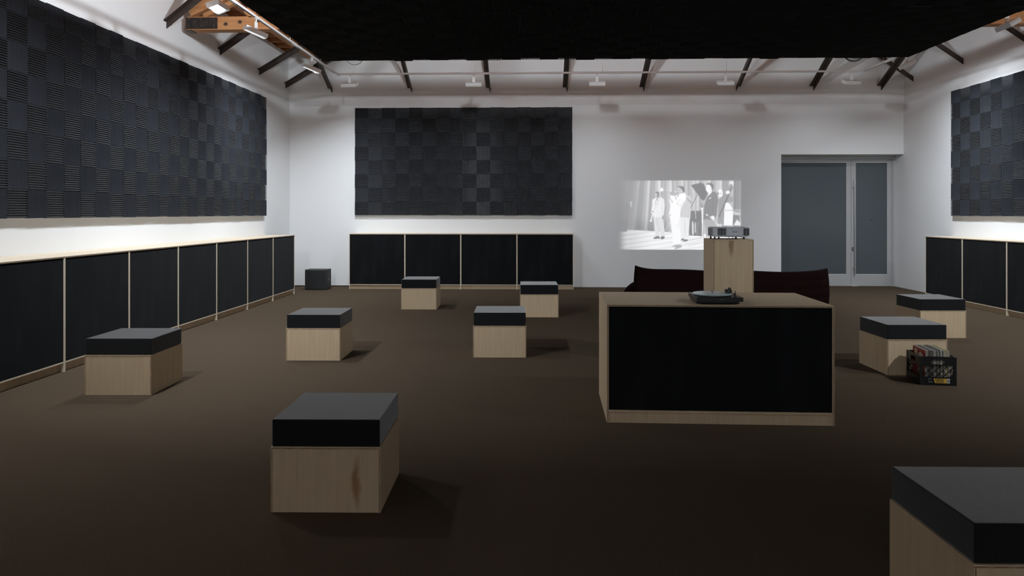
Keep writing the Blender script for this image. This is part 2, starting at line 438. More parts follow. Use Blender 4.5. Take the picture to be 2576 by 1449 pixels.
# ------------------------------------------------------------------ lighting tracks and lamps
TZ = 4.40
def track(label, p0, p1, wires):
    t = thing('lighting_track', label, 'track', (*p0, TZ))
    d = Vector((p1[0] - p0[0], p1[1] - p0[1], 0)); L = d.length
    n = d.normalized()
    sd = Vector((-n.y, n.x, 0))
    mb = MB()
    for s_ in (-1, 1):
        mb.bar(sd * s_ * .0135, d + sd * s_ * .0135, .008, .034)
    mb.bar(Vector((0, 0, .012)), d + Vector((0, 0, .012)), .02, .010)
    mb.obj('rail', 'lamp', t)
    MB().bar(Vector((0, 0, -.004)), d + Vector((0, 0, -.004)), .019, .022).obj('conductor_slot', 'dark', t)
    for f in wires:
        q = d * f
        MB().tube(q + Vector((0, 0, .015)), q + Vector((0, 0, .05)), .007, 6).obj('hanger', 'lamp', t)
        MB().tube(q + Vector((0, 0, .05)), q + Vector((0, 0, roof_z(p0[0] + q.x) - TZ)), .0018, 5).obj('suspension_wire', 'lamp', t)
        MB().bar(q + n * .1 - Vector((0, 0, .004)), q + n * .34 - Vector((0, 0, .004)), .038, .037).obj('coupler', 'lamp', t)
    return t
track('white lighting track running along the left wall beside the foam ceiling', (-3.884, .5), (-3.884, 14.235), (.40, .62, .80, .985))
track('white lighting track across the room in front of the back wall', (-3.862, 14.262), (6.345, 14.262), (.03, .265, .51, .745, .955))
track('white lighting track along the right side under the foam edge', (6.367, 14.235), (6.367, 1.5), (.06, .4, .8))

track('added unseen lighting track behind the viewpoint, carrying the fill lamps', (-3.7, -.6), (6.1, -.6), (.1, .5, .9))  # added track, only there to carry the fill lamps
def lamp(x, y, watts, beam, spread, side, label, lens_tilt=None, yaw=0.0, roll=0.0):
    t = thing('track_light', label, 'track light', (x, y, TZ - .02), 0, 'wall-washer lamps on the white tracks')
    tx = {'l': -3.884, 'r': 6.367, 'b': x, 'f': x}[side]
    MB().box(tx - x - .016, -.045, -.012, tx - x + .016, .045, .002).obj('adapter', 'lamp', t, .003)
    MB().tube((tx - x, 0, -.05), (tx - x, 0, -.01), .011, 8).obj('swivel', 'lamp', t)
    sx = tx - x
    MB().box(sx - .027, -.014, -.158, sx + .027, .014, -.05).obj('stem', 'lamp', t, .003) if side in 'bf' else \
        MB().box(sx - .014, -.027, -.158, sx + .014, .027, -.05).obj('stem', 'lamp', t, .003)
    # head: local x long axis, y across (towards the wall), -z the lens
    base = {'l': R(90), 'r': R(-90), 'b': 0.0, 'f': R(180)}[side] + yaw
    lt = R(22 if lens_tilt is None else lens_tilt)
    hm = Matrix.Translation((sx, 0, -.168)) @ Matrix.Rotation(base, 4, 'Z') @ Matrix.Rotation(roll, 4, 'Y') @ Matrix.Rotation(lt, 4, 'X')
    hd = MB()
    for x0, y0, x1, y1 in ((-.155, -.08, .155, -.072), (-.155, .072, .155, .08), (-.155, -.072, -.147, .072), (.147, -.072, .155, .072)):
        hd.box(x0, y0, -.055, x1, y1, .01, hm)
    hd.box(-.147, -.072, -.005, .147, .072, .01, hm)
    hd = hd.obj('housing', 'lamp', t)
    MB().box(-.147, -.072, -.030, .147, -.035, -.006, hm).obj('gear_tray', 'alu', t)
    for x0, x1 in ((-.14, -.008), (.008, .14)):
        MB().box(x0, -.033, -.034, x1, .070, -.006, hm).obj('lens', 'lens', t)
    ld = bpy.data.lights.new('lamp_light', 'AREA')
    ld.shape = 'RECTANGLE'; ld.size = .26; ld.size_y = .10
    ld.energy = watts; ld.color = LAMP_COL; ld.spread = R(spread)
    lo = bpy.data.objects.new('lamp_light', ld); COL.objects.link(lo)
    lo.parent = t
    dv = Vector(beam).normalized()
    q = dv.to_track_quat('-Z', 'Y').to_matrix().to_4x4()
    off = Matrix.Rotation(base, 4, 'Z') @ Matrix.Rotation(roll, 4, 'Y') @ Matrix.Rotation(lt, 4, 'X') @ Vector((0, .02, -.068))
    lo.matrix_local = Matrix.Translation(Vector((sx, 0, -.168)) + off) @ q
    return t
ll = ('nearest the viewpoint, out of view', 'fourth lamp from the far corner', 'third from the far corner, two bright lenses showing', 'second from the far corner, before the timber truss', 'last lamp before the far corner')
for i, (x, y, wt, ti, sp) in enumerate(LAMP_LEFT):
    lamp(x, y, wt, ti, sp, 'l', 'white box lamp on the left track, ' + ll[i], lens_tilt=(-20 if i == 2 else 9), yaw=(0 if i == 2 else R(-51)), roll=(0 if i == 2 else R(17)))
lb = ('first from the left', 'second from the left, above the foam panel', 'middle one', 'second from the right', 'rightmost one, near the round disc')
for i, (x, y, wt, ti, sp) in enumerate(LAMP_BACK):
    lamp(x, y, wt, ti, sp, 'b', 'white box lamp on the back track, ' + lb[i], yaw=(R(-8) if i == 0 else (R(8) if i == 4 else 0)))
lr = ('farthest one in front of crossing braces', 'next one, in front of the timber truss', 'third from the far corner, out of view', 'nearest the viewpoint, out of view')
for i, (x, y, wt, ti, sp) in enumerate(LAMP_RIGHT):
    lamp(x, y, wt, ti, sp, 'r', 'white box lamp on the right track, ' + lr[i], lens_tilt=30)

for i, (x, y, wt, ti, sp) in enumerate(LAMP_FRONT_FILL):
    o = lamp(x, y, wt, ti, sp, 'f', 'added unseen fill lamp washing the wall behind the viewpoint, ' + ('left one', 'right one')[i])

for i, (x, y, wt) in enumerate(LAMP_ROOF):
    t = thing('pendant_lamp', 'white globe lamp hanging above the foam raft, ' + ('nearer the viewpoint', 'farther from the viewpoint')[i], 'lamp', (x, y, 4.95))
    MB().tube((0, 0, .05), (0, 0, .16), .025, 12).obj('socket', 'dark', t)
    MB().tube((0, 0, .16), (0, 0, roof_z(x) - 4.95), .004, 6).obj('cord', 'dark', t)
    M['globe%d' % i] = mat('globe_glow', (.9, .9, .9), .4, emit=((.86, .93, 1), wt * .96))
    MB().lathe([(.001, -.25), (.08, -.235), (.14, -.17), (.16, -.10), (.14, -.03), (.08, .035), (.022, .05), (.001, .05)], 16).obj('globe', 'globe%d' % i, t, 0, True)

# ------------------------------------------------------------------ cabinets
CH, CU = 1.207, 1.2192
def cabinet(label, loc, rz, dep, group, last=False):
    """front on local y=0 facing -y, depth to +y, width 0..CU"""
    t = thing('cloth_front_cabinet', label, 'cabinet', loc, rz, group)
    s = .0125
    for x0, x1 in ((0.0005, s), (CU - s, CU - .0005)):
        MB().box(x0, 0, 0, x1, dep, CH - .018).obj('side_panel', 'ply_pale', t)
    MB().box(s, .006, .105, CU - s, .022, CH - .019).obj('cloth_panel', 'cloth', t, .003)
    MB().box(s, .003, .092, CU - s, dep, .105).obj('bottom_rail', 'ply_pale', t)
    MB().box(s, .045, 0, CU - s, .06, .092).obj('toe_kick', 'ply', t)
    MB().box(s, dep - .02, .105, CU - s, dep, CH - .018).obj('back_panel', 'ply', t)
    return t
def cab_top(label, loc, rz, L, dep):
    t = thing('counter_board', label, 'counter', loc, rz)
    MB().box(0, -.001, -.0175, L, dep, 0).obj('board', 'ply_pale', t)
    MB().box(0, -.0025, -.0125, L, -.001, -.006).obj('ply_line', 'edge', t)
od = ('first', 'second', 'third', 'fourth', 'fifth', 'sixth', 'seventh')
XC = -4.905
for i in range(7):
    y1 = 14.784 - i * CU
    cabinet('black cloth-fronted plywood cabinet on the left wall, %s counted from the far corner' % od[i], (XC, y1 - CU, 0), R(90), XC - XL - .004, 'cabinets along the left wall')
cab_top('pale plywood counter board lying along the left row of cabinets', (XC, 14.784 - 7 * CU, CH), R(90), 7 * CU, XC - XL - .002)
for i in range(4):
    cabinet('black cloth-fronted plywood cabinet on the back wall, ' + ('leftmost, nearest the small black speaker', 'second from the left', 'third from the left', 'rightmost, nearest the projected film')[i], (-4.023 + i * CU, 15.743, 0), 0, YB - 15.743 - .004, 'cabinets along the back wall')
cab_top('pale plywood counter board lying along the back row of four cabinets', (-4.023, 15.743, CH), 0, 4 * CU, YB - 15.743 - .002)
XCR = 7.62
for i in range(4):
    y1 = 14.41 - i * CU
    cabinet('black cloth-fronted plywood cabinet on the right wall, %s counted from the glass doors' % od[i], (XCR, y1, 0), R(-90), XR - XCR - .004, 'cabinets along the right wall')
cab_top('pale plywood counter board lying along the right row of cabinets', (XCR, 14.41, CH), R(-90), 4 * CU, XR - XCR - .002)

# ------------------------------------------------------------------ stools
SW, SD, SB, ST = .61, .62, .363, .514
th = .018
stool_parts = {}
def sp(key, fn):
    if key not in stool_parts: stool_parts[key] = fn()
    return stool_parts[key]
def stool(label, x, y, rz, front='ply'):
    t = thing('box_stool', label, 'stool', (x, y, 0), rz, 'plywood box stools with foam cushions')
    hx, hy = SW / 2, SD / 2
    link('top_board', sp('top', lambda: MB().box(-hx, -hy, SB - .014, hx, hy, SB).mesh('top_board', 'ply')), t)
    e = sp('lip', lambda: MB().box(-hx - .0005, -hy - .0006, SB - .0115, hx + .0005, -hy, SB - .005).mesh('ply_line', 'edge'))
    link('ply_line', e, t)
    for sx in (-1, 1):
        x0, x1 = sorted((sx * hx, sx * (hx - .012)))
        link('side_panel', sp('s%d' % sx, lambda: MB().box(x0, -hy, 0, x1, hy, SB - .0145).mesh('side_panel', 'ply')), t)
        link('ply_line', sp('e%d' % sx, lambda: MB().box((x0 + x1) / 2 - .003, -hy - .0006, 0, (x0 + x1) / 2 + .003, -hy, SB - .0145).mesh('ply_line', 'edge')), t)
    o = link('front_panel', sp('f' + front, lambda: MB().box(-hx + .0125, 0, -.174, hx - .0125, .012, .174).mesh('front_panel', front)), t)
    o.location = (0, -hy + .001, .1745)
    o = link('back_panel', sp('fb', lambda: MB().box(-hx + .0125, 0, -.174, hx - .0125, .012, .174).mesh('back_panel', 'ply')), t)
    o.location = (0, hy - .013, .1745)
    link('cushion', sp('cushion', lambda: MB().box(-hx + .005, -hy + .005, SB + .0005, hx - .005, hy - .005, ST).mesh('cushion', 'cushion', .006)), t)
    return t
stool('plywood box stool with a brown grain streak, nearest on the open carpet', -1.160, 4.312, R(1.0), 'ply_streak')
stool('plywood box stool with grey-topped cushion standing closest to the left row of cabinets', -3.800, 6.835, R(1.4))
stool('plywood box stool with black cushion, between the left-wall stool and the middle ones', -2.487, 8.42, R(1.2))
stool('small far plywood box stool in front of the back wall cabinets, left of the two', -1.983, 12.765, R(1.2))
stool('plywood box stool with black cushion just left of the desk, in front of another stool', -.400, 8.655, R(1.4))
stool('far plywood box stool partly hidden behind another stool, before the rightmost back cabinet', .080, 11.885, R(1.4))
stool('plywood box stool with black cushion directly behind the crate of records', 3.918, 7.878, R(1.2))
stool('plywood box stool farthest right, between the crate stool and the right wall cabinets', 5.420, 10.13, R(1.4))
stool('plywood box stool close to the viewpoint, cut off by the lower right corner', 1.925, 3.050, R(.8))

# ------------------------------------------------------------------ desk
DW, DD, DH = 1.765, .93, .936
dk = thing('plywood_desk', 'large plywood desk with a black cloth front carrying the turntable', 'desk', (.578, 5.785, 0), R(-1.3))
MB().prism([(0, 0), (.016, 0), (.016, DH - .0165), (0, DH - .0005)], 0, DD, 'y').obj('side_panel', 'ply', dk)
MB().prism([(DW - .016, 0), (DW, 0), (DW, DH - .0005), (DW - .016, DH - .0165)], 0, DD, 'y').obj('side_panel', 'ply', dk)
MB().prism([(.0006, DH), (.0166, DH - .016), (DW - .0166, DH - .016), (DW - .0006, DH)], 0, DD, 'y').obj('top_board', 'ply', dk)
MB().box(.016, -.0008, DH - .013, DW - .016, 0, DH - .006).obj('ply_line', 'edge', dk)
for x in (.005, DW - .011):
    MB().box(x, -.0008, 0, x + .006, 0, DH - .006).obj('ply_line', 'edge', dk)
MB().box(.018, .006, .102, DW - .018, .024, DH - .0175).obj('cloth_panel', 'cloth', dk, .003)
MB().box(.0165, .0005, .084, DW - .0165, .03, .100).obj('bottom_rail', 'ply', dk)
MB().box(.0165, .004, 0, DW - .0165, .018, .0835).obj('kick_board', 'ply', dk)
MB().box(.0165, DD - .02, .1, DW - .0165, DD - .002, DH - .017).obj('back_panel', 'ply', dk)

# turntable
tt = thing('turntable', 'black record player with teal glass platter on the plywood desk', 'turntable', (1.473, 5.965, DH + .0012), R(-1.3))
MB().box(-.172, -.115, 0, .168, .165, .026).obj('lower_base', 'black', tt, .008)
MB().box(-.181, -.18, .024, .181, .18, .058).obj('plinth', 'black', tt, .003)
pc = (-.026, -.012)
MB().lathe([(0.001, .058), (.13, .058), (.145, .062), (.145, .067), (.001, .067)], 64, (pc[0], pc[1], 0)).obj('sub_platter', 'silver', tt, 0, True)
pl = MB().lathe([(0.001, .067), (.153, .067), (.1545, .069), (.1545, .074), (.153, .0755), (.001, .0755)], 72, (pc[0], pc[1], 0)).obj('platter', 'glass', tt, 0, True)
MB().lathe([(.001, .0757), (.075, .0757), (.075, .0762), (.001, .0762)], 48, (pc[0], pc[1], 0)).obj('centre_disc', 'label_w', pl)
MB().tube((pc[0], pc[1], .075), (pc[0], pc[1], .094), .0035, 8).obj('spindle', 'black', tt)
arm = MB().tube((.145, .12, .058), (.145, .12, .085), .02, 16)
arm.tube((.145, .12, .091), (.098, -.03, .094), .0045, 8).tube((.145, .12, .091), (.155, .165, .091), .013, 12)
arm = arm.obj('tonearm', 'black', tt)
MB().box(.072, -.062, .078, .112, -.02, .108).obj('headshell', 'black', arm, .003)
MB().bar((.084, -.0635, .086), (.105, -.0635, .099), .001, .004, (0, 1, 0)).obj('finger_lift', 'label_w', arm)
MB().tube((.124, -.155, .058), (.124, -.155, .108), .003, 8).box(.112, -.16, .058, .126, -.148, .09).box(.128, -.158, .064, .142, -.152, .067).obj('arm_rest', 'black', tt)
MB().box(-.15, .12, .058, -.11, .145, .061).obj('speed_switch', 'dark', tt)
MB().box(-.012, -.1812, .041, .034, -.18, .0425).obj('logo_strip', 'grey', tt)
MB().lathe([(.001, 0), (.007, 0), (.007, .003), (.001, .003)], 16).obj('power_knob', 'dark', tt).matrix_local = Matrix.Translation((-.145, -.180, .042)) @ Matrix.Rotation(R(90), 4, 'X')

# ------------------------------------------------------------------ pedestal with projector
PY, PW, PH = 7.6, .416, 1.386
pd = thing('plywood_pedestal', 'tall square plywood pedestal behind the desk, holding the projector', 'pedestal', (2.066, PY, 0), R(.3))
for sx in (-1, 1):
    x0, x1 = sorted((sx * PW / 2, sx * (PW / 2 - .012)))
    MB().box(x0, 0, 0, x1, PW, PH - .0125).obj('side_panel', 'ply', pd)
    xm = sx * (PW / 2 - .0065)
    MB().box(xm - .0035, -.0006, 0, xm + .0035, 0, PH - .004).obj('ply_line', 'edge', pd)
fp = MB().box(-PW / 2 + .0125, 0, -.68, PW / 2 - .0125, .012, .686).obj('front_panel', 'ply_knot', pd)
fp.location = (0, .0008, .6868)
MB().box(-PW / 2 + .0125, PW - .013, 0, PW / 2 - .0125, PW - .001, PH - .0125).obj('back_panel', 'ply', pd)
MB().box(-PW / 2, 0, PH - .012, PW / 2, PW, PH).obj('top_board', 'ply', pd)

pj = thing('projector', 'pale grey video projector with dark vent grilles, standing on the pedestal', 'projector', (2.053, PY + .03, PH + .0005), R(-1.5))
PWX, PD0, PD1 = .375, 0.0, .26
z0, z1 = .024, .126
body = MB()
pr = []
for x, z in ((-.5, .10), (-.5, .88), (-.47, 1.0), (.46, 1.0), (.5, .86), (.5, .42), (.46, .10), (.40, 0), (-.40, 0)):
    pr.append((x * PWX, z0 + z * (z1 - z0)))
body.prism(pr, .004, PD1, 'y')
body = body.obj('shell', 'proj', pj, .004)
fm = MB().prism([(-.05, z0 + .012), (-.05, z1 - .012), (.118, z1 - .012), (.118, z0 + .020), (.09, z0 + .012)], -.001, .006, 'y').obj('front_plate', 'proj', pj, .002)
MB().prism([(-.06, z0 + .002), (-.045, z0 + .014), (.09, z0 + .014), (.105, z0 + .002)], -.008, .01, 'y').obj('front_lip', 'proj_d', pj, .002)
def grille(xa, xb, cols, rows_):
    g = MB().box(xa, -.0005, z0 + .018, xb, .006, z1 - .012).obj('vent_grille', 'dark', pj)
    sl = MB()
    for k in range(1, rows_):
        z = z0 + .018 + (z1 - z0 - .03) * k / rows_
        sl.box(xa, -.004, z - .0012, xb, -.0006, z + .0012)
    for c in cols:
        sl.box(xa + (xb - xa) * c - .0022, -.005, z0 + .018, xa + (xb - xa) * c + .0022, -.0006, z1 - .012)
    s = sl.obj('slats', 'proj_d', g)
grille(-.135, -.060, (.24, .70), 7)
grille(.128, .182, (.42, .98), 7)
MB().box(-.188, .01, z0 + .02, -.150, .012, z1 - .012).obj('side_cover', 'proj_d', pj)
MB().box(-.1885, .05, z0 + .015, -.1875, .22, z1 - .014).obj('side_vent', 'proj_d', pj)
MB().box(.108, .02, z1, .132, .05, z1 + .004).obj('focus_tab', 'dark', pj)
for x, y in ((-.165, .03), (.135, .03), (-.165, .22), (.10, .22), (-.12, .04)):
    MB().tube((x, y, 0), (x, y, .014), .011, 12).tube((x, y, .012), (x, y, z0 + .014), .008, 10).obj('foot', 'dark', pj)
MB().bar((-.02, .02, z0), (-.03, .01, .002), .004, .004).bar((.03, .05, z0), (.01, .02, .002), .004, .004).obj('cable', 'dark', pj)
lt = link('lettering', text_mesh('EPSON', .0165, 'dark'), pj)
lt.matrix_local = Matrix.Translation((.033, -.0014, (z0 + z1) / 2 + .003)) @ Matrix.Rotation(R(90), 4, 'X') @ Matrix.Rotation(R(180), 4, 'Z')
MB().tube((.02, PD1, .075), (.02, PD1 + .02, .075), .032, 24).obj('lens_barrel', 'dark', pj)

# ------------------------------------------------------------------ projected film picture (emissive sheet on the wall, painted as the projector's light)
GW, GH = 400, 227
X0, X1, Y0, Y1 = 90.0, 2325.0, 88.0, 1357.0
gx, gy = np.meshgrid(X0 + (np.arange(GW + 1)) / GW * (X1 - X0), Y0 + (np.arange(GH + 1)) / GH * (Y1 - Y0))
def sstep(a, b, v):
    t = np.clip((v - a) / (b - a), 0, 1); return t * t * (3 - 2 * t)
xs = gx + (gy - 500) * .12 * sstep(1000, 300, gx)
cur = 200 + 16 * np.sin(xs / 21.0) * np.sin(xs / 67.0 + 1) + 16 * np.sin(xs / 34.0 + 2) + 9 * np.sin(xs / 11.0)
img = cur * sstep(150, 900, gx) + 150 * (1 - sstep(150, 900, gx))
img = img * (1 - sstep(1850, 2250, gx) * .14)
img = img - 22 * sstep(700, 1000, gy) * sstep(300, 500, gx) * sstep(1500, 900, gx)
fl = gy > 985 + .06 * (gx - 250).clip(0)
fl_v = 205 + 38 * sstep(200, 800, gx) + 8 * np.sin(gy / 13 + gx / 90) + 6 * np.sin(gy / 7 - gx / 60)
img = np.where(fl, fl_v, img)
def poly(pts, v):
    global img
    ins = np.zeros(gx.shape, bool); n = len(pts)
    for i in range(n):
        xa, ya = pts[i]; xb, yb = pts[(i + 1) % n]
        if ya == yb: continue
        ins ^= ((ya > gy) != (yb > gy)) & (gx < (xb - xa) * (gy - ya) / (yb - ya) + xa)
    if callable(v): img = np.where(ins, v(), img)
    else: img = np.where(ins, v, img)
def ell(cx, cy, rx, ry, v):
    global img
    img = np.where(((gx - cx) / rx) ** 2 + ((gy - cy) / ry) ** 2 < 1, v, img)
def seg(xa, ya, xb, yb, wd, v):
    global img
    dx, dy = xb - xa, yb - ya; t = np.clip(((gx - xa) * dx + (gy - ya) * dy) / (dx * dx + dy * dy), 0, 1)
    img = np.where((gx - xa - t * dx) ** 2 + (gy - ya - t * dy) ** 2 < (wd / 2) ** 2, v, img)
poly([(90, 790), (250, 805), (250, 1022), (90, 1020)], 132)
seg(262, 520, 262, 1010, 9, 120); ell(335, 498, 17, 26, 196); ell(336, 550, 10, 26, 215)
# piano
poly([(1415, 178), (1600, 135), (1640, 160), (1725, 300), (1655, 462), (1600, 440), (1490, 285)], 140)
seg(1525, 360, 1400, 612, 10, 130)
poly([(1408, 645), (1600, 645), (1640, 1105), (1380, 1090)], 142)
seg(1495, 650, 1500, 780, 9, 240); seg(1445, 850, 1450, 1070, 26, 235); seg(1492, 870, 1494, 1030, 28, 205); seg(1550, 840, 1520, 1080, 6, 200)
# man at the left with a saxophone
poly([(738, 755), (912, 738), (948, 1100), (872, 1116), (846, 905), (842, 1096), (772, 1092)], 226)
poly([(720, 440), (790, 408), (882, 400), (932, 440), (944, 560), (922, 742), (740, 772), (732, 662), (690, 700), (716, 560)], 240)
seg(915, 740, 905, 790, 26, 170); seg(900, 470, 905, 720, 6, 205); seg(800, 780, 815, 930, 7, 190)
ell(805, 358, 42, 56, 205); ell(822, 372, 26, 44, 165); poly([(765, 325), (790, 296), (835, 300), (850, 345), (840, 370), (825, 325), (780, 320)], 140)
seg(855, 410, 742, 640, 9, 205); seg(742, 640, 695, 820, 20, 245); ell(692, 825, 26, 16, 235); seg(712, 650, 740, 660, 14, 150); seg(805, 425, 800, 450, 14, 140); seg(775, 470, 772, 540, 6, 165)
poly([(738, 1135), (800, 1102), (852, 1112), (852, 1148), (742, 1152)], 120); poly([(862, 1150), (880, 1110), (938, 1105), (940, 1140), (900, 1162)], 125)
# man behind
poly([(1212, 755), (1396, 768), (1368, 1165), (1290, 1186), (1236, 1150)], 240)
seg(1300, 800, 1310, 1080, 8, 200); seg(1392, 780, 1372, 1100, 6, 190)
poly([(1290, 400), (1360, 360), (1425, 400), (1412, 590), (1406, 772), (1232, 760), (1255, 560)], 214)
for k in range(5): seg(1330 + k * 18, 400 + k * 14, 1370 + k * 12, 470 + k * 12, 7, 180)
poly([(1232, 1178), (1250, 1150), (1286, 1150), (1286, 1180)], 125); poly([(1275, 1205), (1300, 1162), (1355, 1162), (1356, 1196)], 122)
# trumpeter
poly([(1040, 745), (1218, 748), (1238, 1250), (1100, 1292), (1062, 950)], 252)
seg(1150, 900, 1190, 935, 7, 205); seg(1205, 790, 1195, 920, 6, 215)
poly([(1060, 372), (1130, 372), (1240, 330), (1300, 318), (1332, 372), (1312, 470), (1232, 600), (1220, 765), (1008, 752), (1052, 560), (1020, 432)], 253)
seg(1022, 405, 1085, 480, 8, 150); seg(1085, 480, 1070, 505, 8, 160); seg(1130, 375, 1150, 440, 9, 160); seg(1210, 450, 1160, 545, 6, 200); seg(1010, 752, 1050, 715, 10, 165); seg(1170, 385, 1195, 365, 12, 150)
for k in range(5): seg(1205 + k * 20, 530 - k * 14, 1225 + k * 18, 570 - k * 14, 6, 205)
ell(1222, 265, 66, 72, 208); ell(1268, 250, 34, 60, 170)
poly([(1168, 222), (1190, 198), (1250, 200), (1288, 236), (1294, 285), (1275, 320), (1262, 262), (1240, 235), (1200, 215)], 122)
ell(1250, 285, 16, 22, 220); seg(1170, 265, 1195, 268, 9, 165); seg(1165, 312, 1190, 318, 8, 160)
seg(890, 262, 1160, 305, 13, 248); seg(925, 270, 1045, 288, 5, 165); seg(935, 310, 1040, 322, 7, 190); ell(888, 260, 27, 34, 254); ell(1085, 325, 50, 40, 190); ell(1055, 275, 20, 14, 235)
poly([(1065, 1298), (1120, 1262), (1235, 1250), (1252, 1300), (1160, 1338), (1110, 1335), (1140, 1300)], 188)
seg(1045, 840, 940, 1010, 7, 235)
# man in the dark suit
poly([(1645, 795), (1795, 795), (1800, 900), (1770, 1115), (1690, 1115)], 186)
poly([(1810, 288), (1885, 330), (1904, 450), (1872, 745), (1790, 805), (1636, 800), (1652, 545), (1715, 345)], 152)
seg(1805, 420, 1810, 700, 8, 135); poly([(1725, 440), (1745, 412), (1785, 400), (1760, 425)], 245)
poly([(1705, 395), (1735, 318), (1812, 285), (1745, 360)], 240)
ell(1740, 235, 58, 88, 250); poly([(1690, 225), (1676, 262), (1692, 275)], 250); ell(1775, 240, 16, 28, 235)
poly([(1685, 185), (1700, 148), (1770, 142), (1822, 175), (1822, 225), (1796, 290), (1786, 225), (1760, 180), (1715, 165)], 122)
ell(1805, 768, 34, 36, 250); seg(1770, 760, 1905, 905, 15, 245); seg(1690, 700, 1770, 770, 7, 235); ell(1700, 720, 16, 14, 250); seg(1780, 830, 1870, 850, 6, 160)
# bass player
poly([(1905, 450), (1960, 380), (2150, 385), (2168, 480), (2035, 500), (1965, 700), (1985, 880), (1890, 880), (1900, 640)], 172)
ell(1940, 325, 46, 74, 250); seg(1925, 335, 1965, 325, 9, 170); poly([(1885, 300), (1905, 300), (1915, 360), (1895, 355)], 160)
poly([(2032, 492), (2100, 505), (2165, 615), (2162, 905), (2000, 905), (2012, 640)], 250)
seg(2150, 215, 1918, 752, 24, 138); ell(2145, 150, 40, 44, 236); seg(2135, 180, 2085, 290, 44, 172); ell(2075, 310, 36, 32, 250)
seg(2000, 640, 2300, 630, 16, 205); poly([(2165, 650), (2325, 690), (2325, 730), (2165, 710)], 208); seg(2290, 650, 2295, 860, 9, 235)
poly([(2168, 730), (2290, 735), (2290, 900), (2168, 900)], 150); poly([(2180, 905), (2240, 800), (2280, 850), (2325, 800), (2325, 905)], 238)
# microphone stand
seg(1618, 590, 1622, 1190, 20, 250); seg(1600, 640, 1606, 1150, 4, 165); ell(1612, 595, 26, 22, 252); seg(1612, 530, 1615, 575, 40, 170)
poly([(1555, 1240), (1605, 1190), (1625, 1140), (1645, 1190), (1700, 1235), (1690, 1260), (1580, 1262)], 248)
for k in range(6): seg(1250 + k * 30, 1215 + k * 16, 1650, 1120 + k * 22, 7, 200 + (k % 2) * 45)
for _ in range(1):
    q = np.pad(img, 1, mode='edge')
    img = (q[1:-1, 1:-1] * 4 + q[:-2, 1:-1] * 2 + q[2:, 1:-1] * 2 + q[1:-1, :-2] * 2 + q[1:-1, 2:] * 2 + q[:-2, :-2] + q[2:, 2:] + q[:-2, 2:] + q[2:, :-2]) / 16
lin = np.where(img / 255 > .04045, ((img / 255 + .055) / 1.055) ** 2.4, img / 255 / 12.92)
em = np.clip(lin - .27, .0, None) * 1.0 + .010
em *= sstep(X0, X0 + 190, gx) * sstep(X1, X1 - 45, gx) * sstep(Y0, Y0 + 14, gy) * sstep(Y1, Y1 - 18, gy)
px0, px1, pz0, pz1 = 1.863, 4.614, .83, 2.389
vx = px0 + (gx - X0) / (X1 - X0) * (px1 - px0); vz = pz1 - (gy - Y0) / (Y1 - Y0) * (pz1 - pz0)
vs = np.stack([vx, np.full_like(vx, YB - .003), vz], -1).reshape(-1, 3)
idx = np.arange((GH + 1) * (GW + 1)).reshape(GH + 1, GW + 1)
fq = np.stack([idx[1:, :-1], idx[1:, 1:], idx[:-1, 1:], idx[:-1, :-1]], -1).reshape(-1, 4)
me = bpy.data.meshes.new('glowing_film_picture')
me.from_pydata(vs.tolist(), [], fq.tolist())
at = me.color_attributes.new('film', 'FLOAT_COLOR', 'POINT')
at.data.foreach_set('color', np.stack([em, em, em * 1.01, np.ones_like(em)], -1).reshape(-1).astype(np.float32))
pm = mat('painted_projector_light', (.80, .80, .80), .85, spec=.2)
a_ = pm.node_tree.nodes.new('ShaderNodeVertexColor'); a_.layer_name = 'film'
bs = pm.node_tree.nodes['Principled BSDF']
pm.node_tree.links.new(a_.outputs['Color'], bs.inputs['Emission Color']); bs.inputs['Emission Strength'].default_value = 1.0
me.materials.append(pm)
o = link('glowing_film_picture', me)
tag(o, 'black-and-white film picture of a jazz band as painted projector light on the white back wall', 'projection')

